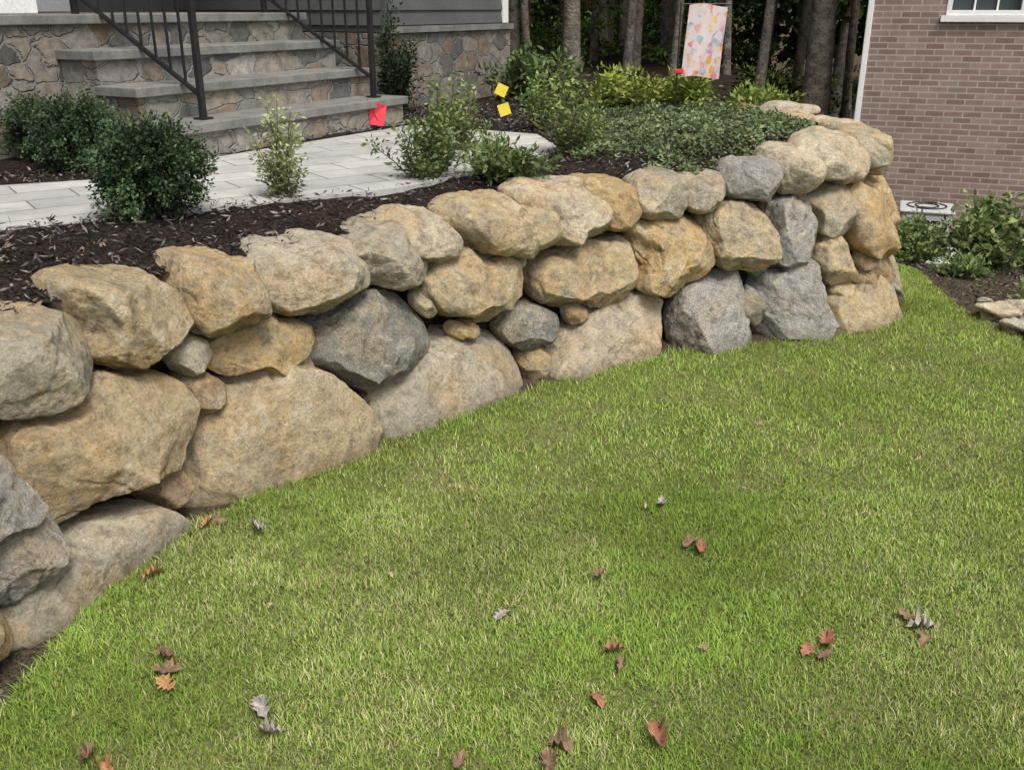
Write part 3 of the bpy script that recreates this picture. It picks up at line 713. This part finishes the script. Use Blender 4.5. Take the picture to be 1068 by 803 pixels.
for i,(x,y,z,r_) in enumerate([(-.07,6.6,1.24,.35),(-.05,6.35,1.14,1.1)]):
    e=empty('yellow_marker_sign',(x,y,.9),.1)
    h=z-.9
    tubes('stake',[([(0,0,0),(0,0,h)],[.003,.003])],M_BLACK,e,5)
    s=.052;V=[]
    for dy in(-.006,-.002):
        for k in range(4):
            a=r_+k*math.pi/2;V.append((s*math.cos(a),dy,h+s*math.sin(a)))
    pymesh('plate',V,[(0,1,2,3),(7,6,5,4),(0,4,5,1),(1,5,6,2),(2,6,7,3),(3,7,4,0)],M_YEL,e)

# ------------------------------------------------------------------ woods
def terr_z(x,y): return float(ground_h(np.array(float(x)),np.array(float(y))))+.05
def trunk_pts(x,y,r,h,lean=.03):
    pts=[];rad=[];z0=terr_z(x,y)-.3;n=14;ax=random.uniform(-lean,lean);ay=random.uniform(-lean,lean);ph=random.uniform(0,6)
    for i in range(n+1):
        t=i/n;pts.append((x+ax*h*t+.08*math.sin(ph+t*5),y+ay*h*t+.08*math.cos(ph+t*4),z0+h*t));rad.append(r*((1-.75*t)+.5*math.exp(-t*22)))
    return pts,rad
def limbs(pts,rad,n,h):
    out=[];tips=[]
    for k in range(n):
        i=random.randint(5,12);p=Vector(pts[i]);a=random.uniform(0,6.28);L=random.uniform(1.0,2.6)
        p1=p+Vector((math.cos(a),math.sin(a),.5))*L*.5;p2=p+Vector((math.cos(a),math.sin(a),.75))*L
        out.append(([p,p1,p2],[rad[i]*.4,rad[i]*.25,.01]));tips+= [p1,p2]
    return out,tips
def crown(tips,per,rad,c1,c2):
    P=[];C_=[]
    for t in tips:
        n=per;q,d,k=ell(n,t,(rad,rad,rad*.7));P.append(q);b=random.uniform(.5,1.3);tt=rng.random(n)[:,None]
        C_.append((np.array(c1)*(1-tt)+np.array(c2)*tt)*b)
    return np.concatenate(P),np.concatenate(C_)
FC1=(.03,.06,.018);FC2=(.10,.15,.04)
for (x,y,r,h) in [(.80,12.3,.11,9),(3.85,12.9,.19,11),(3.30,13.2,.07,10),(2.05,12.6,.05,9),(1.45,13.0,.06,9),(2.75,12.9,.05,9),(.15,12.8,.05,9)]:
    e=empty('oak_tree');p,rd=trunk_pts(x,y,r,h,.01);lm,tips=limbs(p,rd,10,h)
    tubes('trunk',[(p,rd)],M_BARK,e,12);tubes('limbs',lm,M_BARK,e,6)
    P,C_=crown(tips,110,.8,FC1,FC2);leaves('crown',P,rng.uniform(.10,.18,len(P)),rng.uniform(.06,.10,len(P)),C_,M_WOODLEAF,e)
woods=empty('forest_background')
T_=[];tipsA=[]
for k in range(70):
    x=random.uniform(-7,13);y=random.uniform(13.5,28)
    if x>3.6+(y-12)*.36-.6 and y<22: continue
    if x<-.3-(0) and y<14.5: continue
    p,rd=trunk_pts(x,y,random.uniform(.05,.16),random.uniform(8,12));T_.append((p,rd))
    lm,tips=limbs(p,rd,6,9);T_+=lm;tipsA+=tips
tubes('trunks',T_,M_BARK,woods,8)
P,C_=crown(tipsA,45,1.2,FC1,FC2)
leaves('canopy',P,rng.uniform(.18,.34,len(P)),rng.uniform(.10,.18,len(P)),C_,M_WOODLEAF,woods)
n=12000;x=rng.uniform(-9,16,n);y=rng.uniform(13,34,n);k=(x<3.2+(y-12)*.36)|(y>23);x=x[k];y=y[k];n=len(x)
z=5.0+3.5*rng.random(n)+1.2*vnoise(x,y,2,41);tt=rng.random(n)[:,None]
leaves('added_shade_canopy',np.stack([x,y,z],-1),rng.uniform(.3,.5,n),rng.uniform(.2,.3,n),np.array(FC1)*(1-tt)+np.array(FC2)*tt,M_WOODLEAF,woods,up=.5)  # unseen loose leaf layer, added overhead to block light and darken the woods
Pu=[];Cu=[]
for k in range(300):
    y=random.uniform(13.0,30);x=random.uniform(-2,12)
    if x>3.3+(y-12)*.36 and y<23:continue
    r_=random.uniform(.25,.75);zc=terr_z(x,y)+random.choice([.1,.15,.3,.5,.9,1.3])*random.uniform(.6,1.1)
    n=int(300*r_);q,d,kk=ell(n,(x,y,zc),(r_*1.4,r_,r_*.4))
    b=random.choice([.4,.6,1.0,1.6,2.8]);tt=rng.random(n)[:,None]
    hue=random.choice([(1,1,1),(1.3,1.1,.8),(1.1,1.,.9)])
    Pu.append(q);Cu.append((np.array((.025,.05,.015))*(1-tt)+np.array((.085,.125,.035))*tt)*b*np.array(hue))
Pu=np.concatenate(Pu);Cu=np.concatenate(Cu);n=len(Pu)
leaves('understory',Pu,rng.uniform(.06,.12,n),rng.uniform(.03,.06,n),Cu,M_WOODLEAF,woods)
n=24000;x=rng.uniform(-12,24,n);y=rng.uniform(30,38,n);z=.2+rng.random(n)*7;tt=rng.random(n)[:,None]
leaves('deep_thicket',np.stack([x,y,z],-1),rng.uniform(.3,.55,n),rng.uniform(.2,.35,n),(np.array((.015,.03,.01))*(1-tt)+np.array((.07,.10,.03))*tt),M_WOODLEAF,woods)

# ------------------------------------------------------------------ light
w=bpy.data.worlds.new('World');sc.world=w;w.use_nodes=True;nt=w.node_tree
bg=nt.nodes['Background'];sky=nt.nodes.new('ShaderNodeTexSky');sky.sky_type='NISHITA';sky.sun_disc=False
EL,AZ=60,152
sky.sun_elevation=math.radians(EL);sky.sun_rotation=math.radians(AZ);sky.air_density=1.0;sky.dust_density=4.0;sky.ozone_density=1.0
hs=nt.nodes.new('ShaderNodeHueSaturation');hs.inputs['Saturation'].default_value=.4;hs.inputs['Value'].default_value=1.25
nt.links.new(sky.outputs[0],hs.inputs['Color']);nt.links.new(hs.outputs[0],bg.inputs['Color']);bg.inputs['Strength'].default_value=.15
sv=Vector((math.sin(math.radians(AZ))*math.cos(math.radians(EL)),math.cos(math.radians(AZ))*math.cos(math.radians(EL)),math.sin(math.radians(EL))))
sl=bpy.data.lights.new('sun','SUN');sl.energy=2.8;sl.angle=math.radians(22);sl.color=(1,.955,.89)
so=link(bpy.data.objects.new('sun',sl));so.rotation_euler=(-sv).to_track_quat('-Z','Y').to_euler()

# ------------------------------------------------------------------ camera
cd=bpy.data.cameras.new('camera');cd.sensor_width=36;cd.lens=36*1000/1068;cd.clip_end=2000;cd.clip_start=.05
co=link(bpy.data.objects.new('camera',cd));co.location=(0,0,1.75);co.rotation_euler=(math.radians(90-21.5),0,0)
sc.camera=co
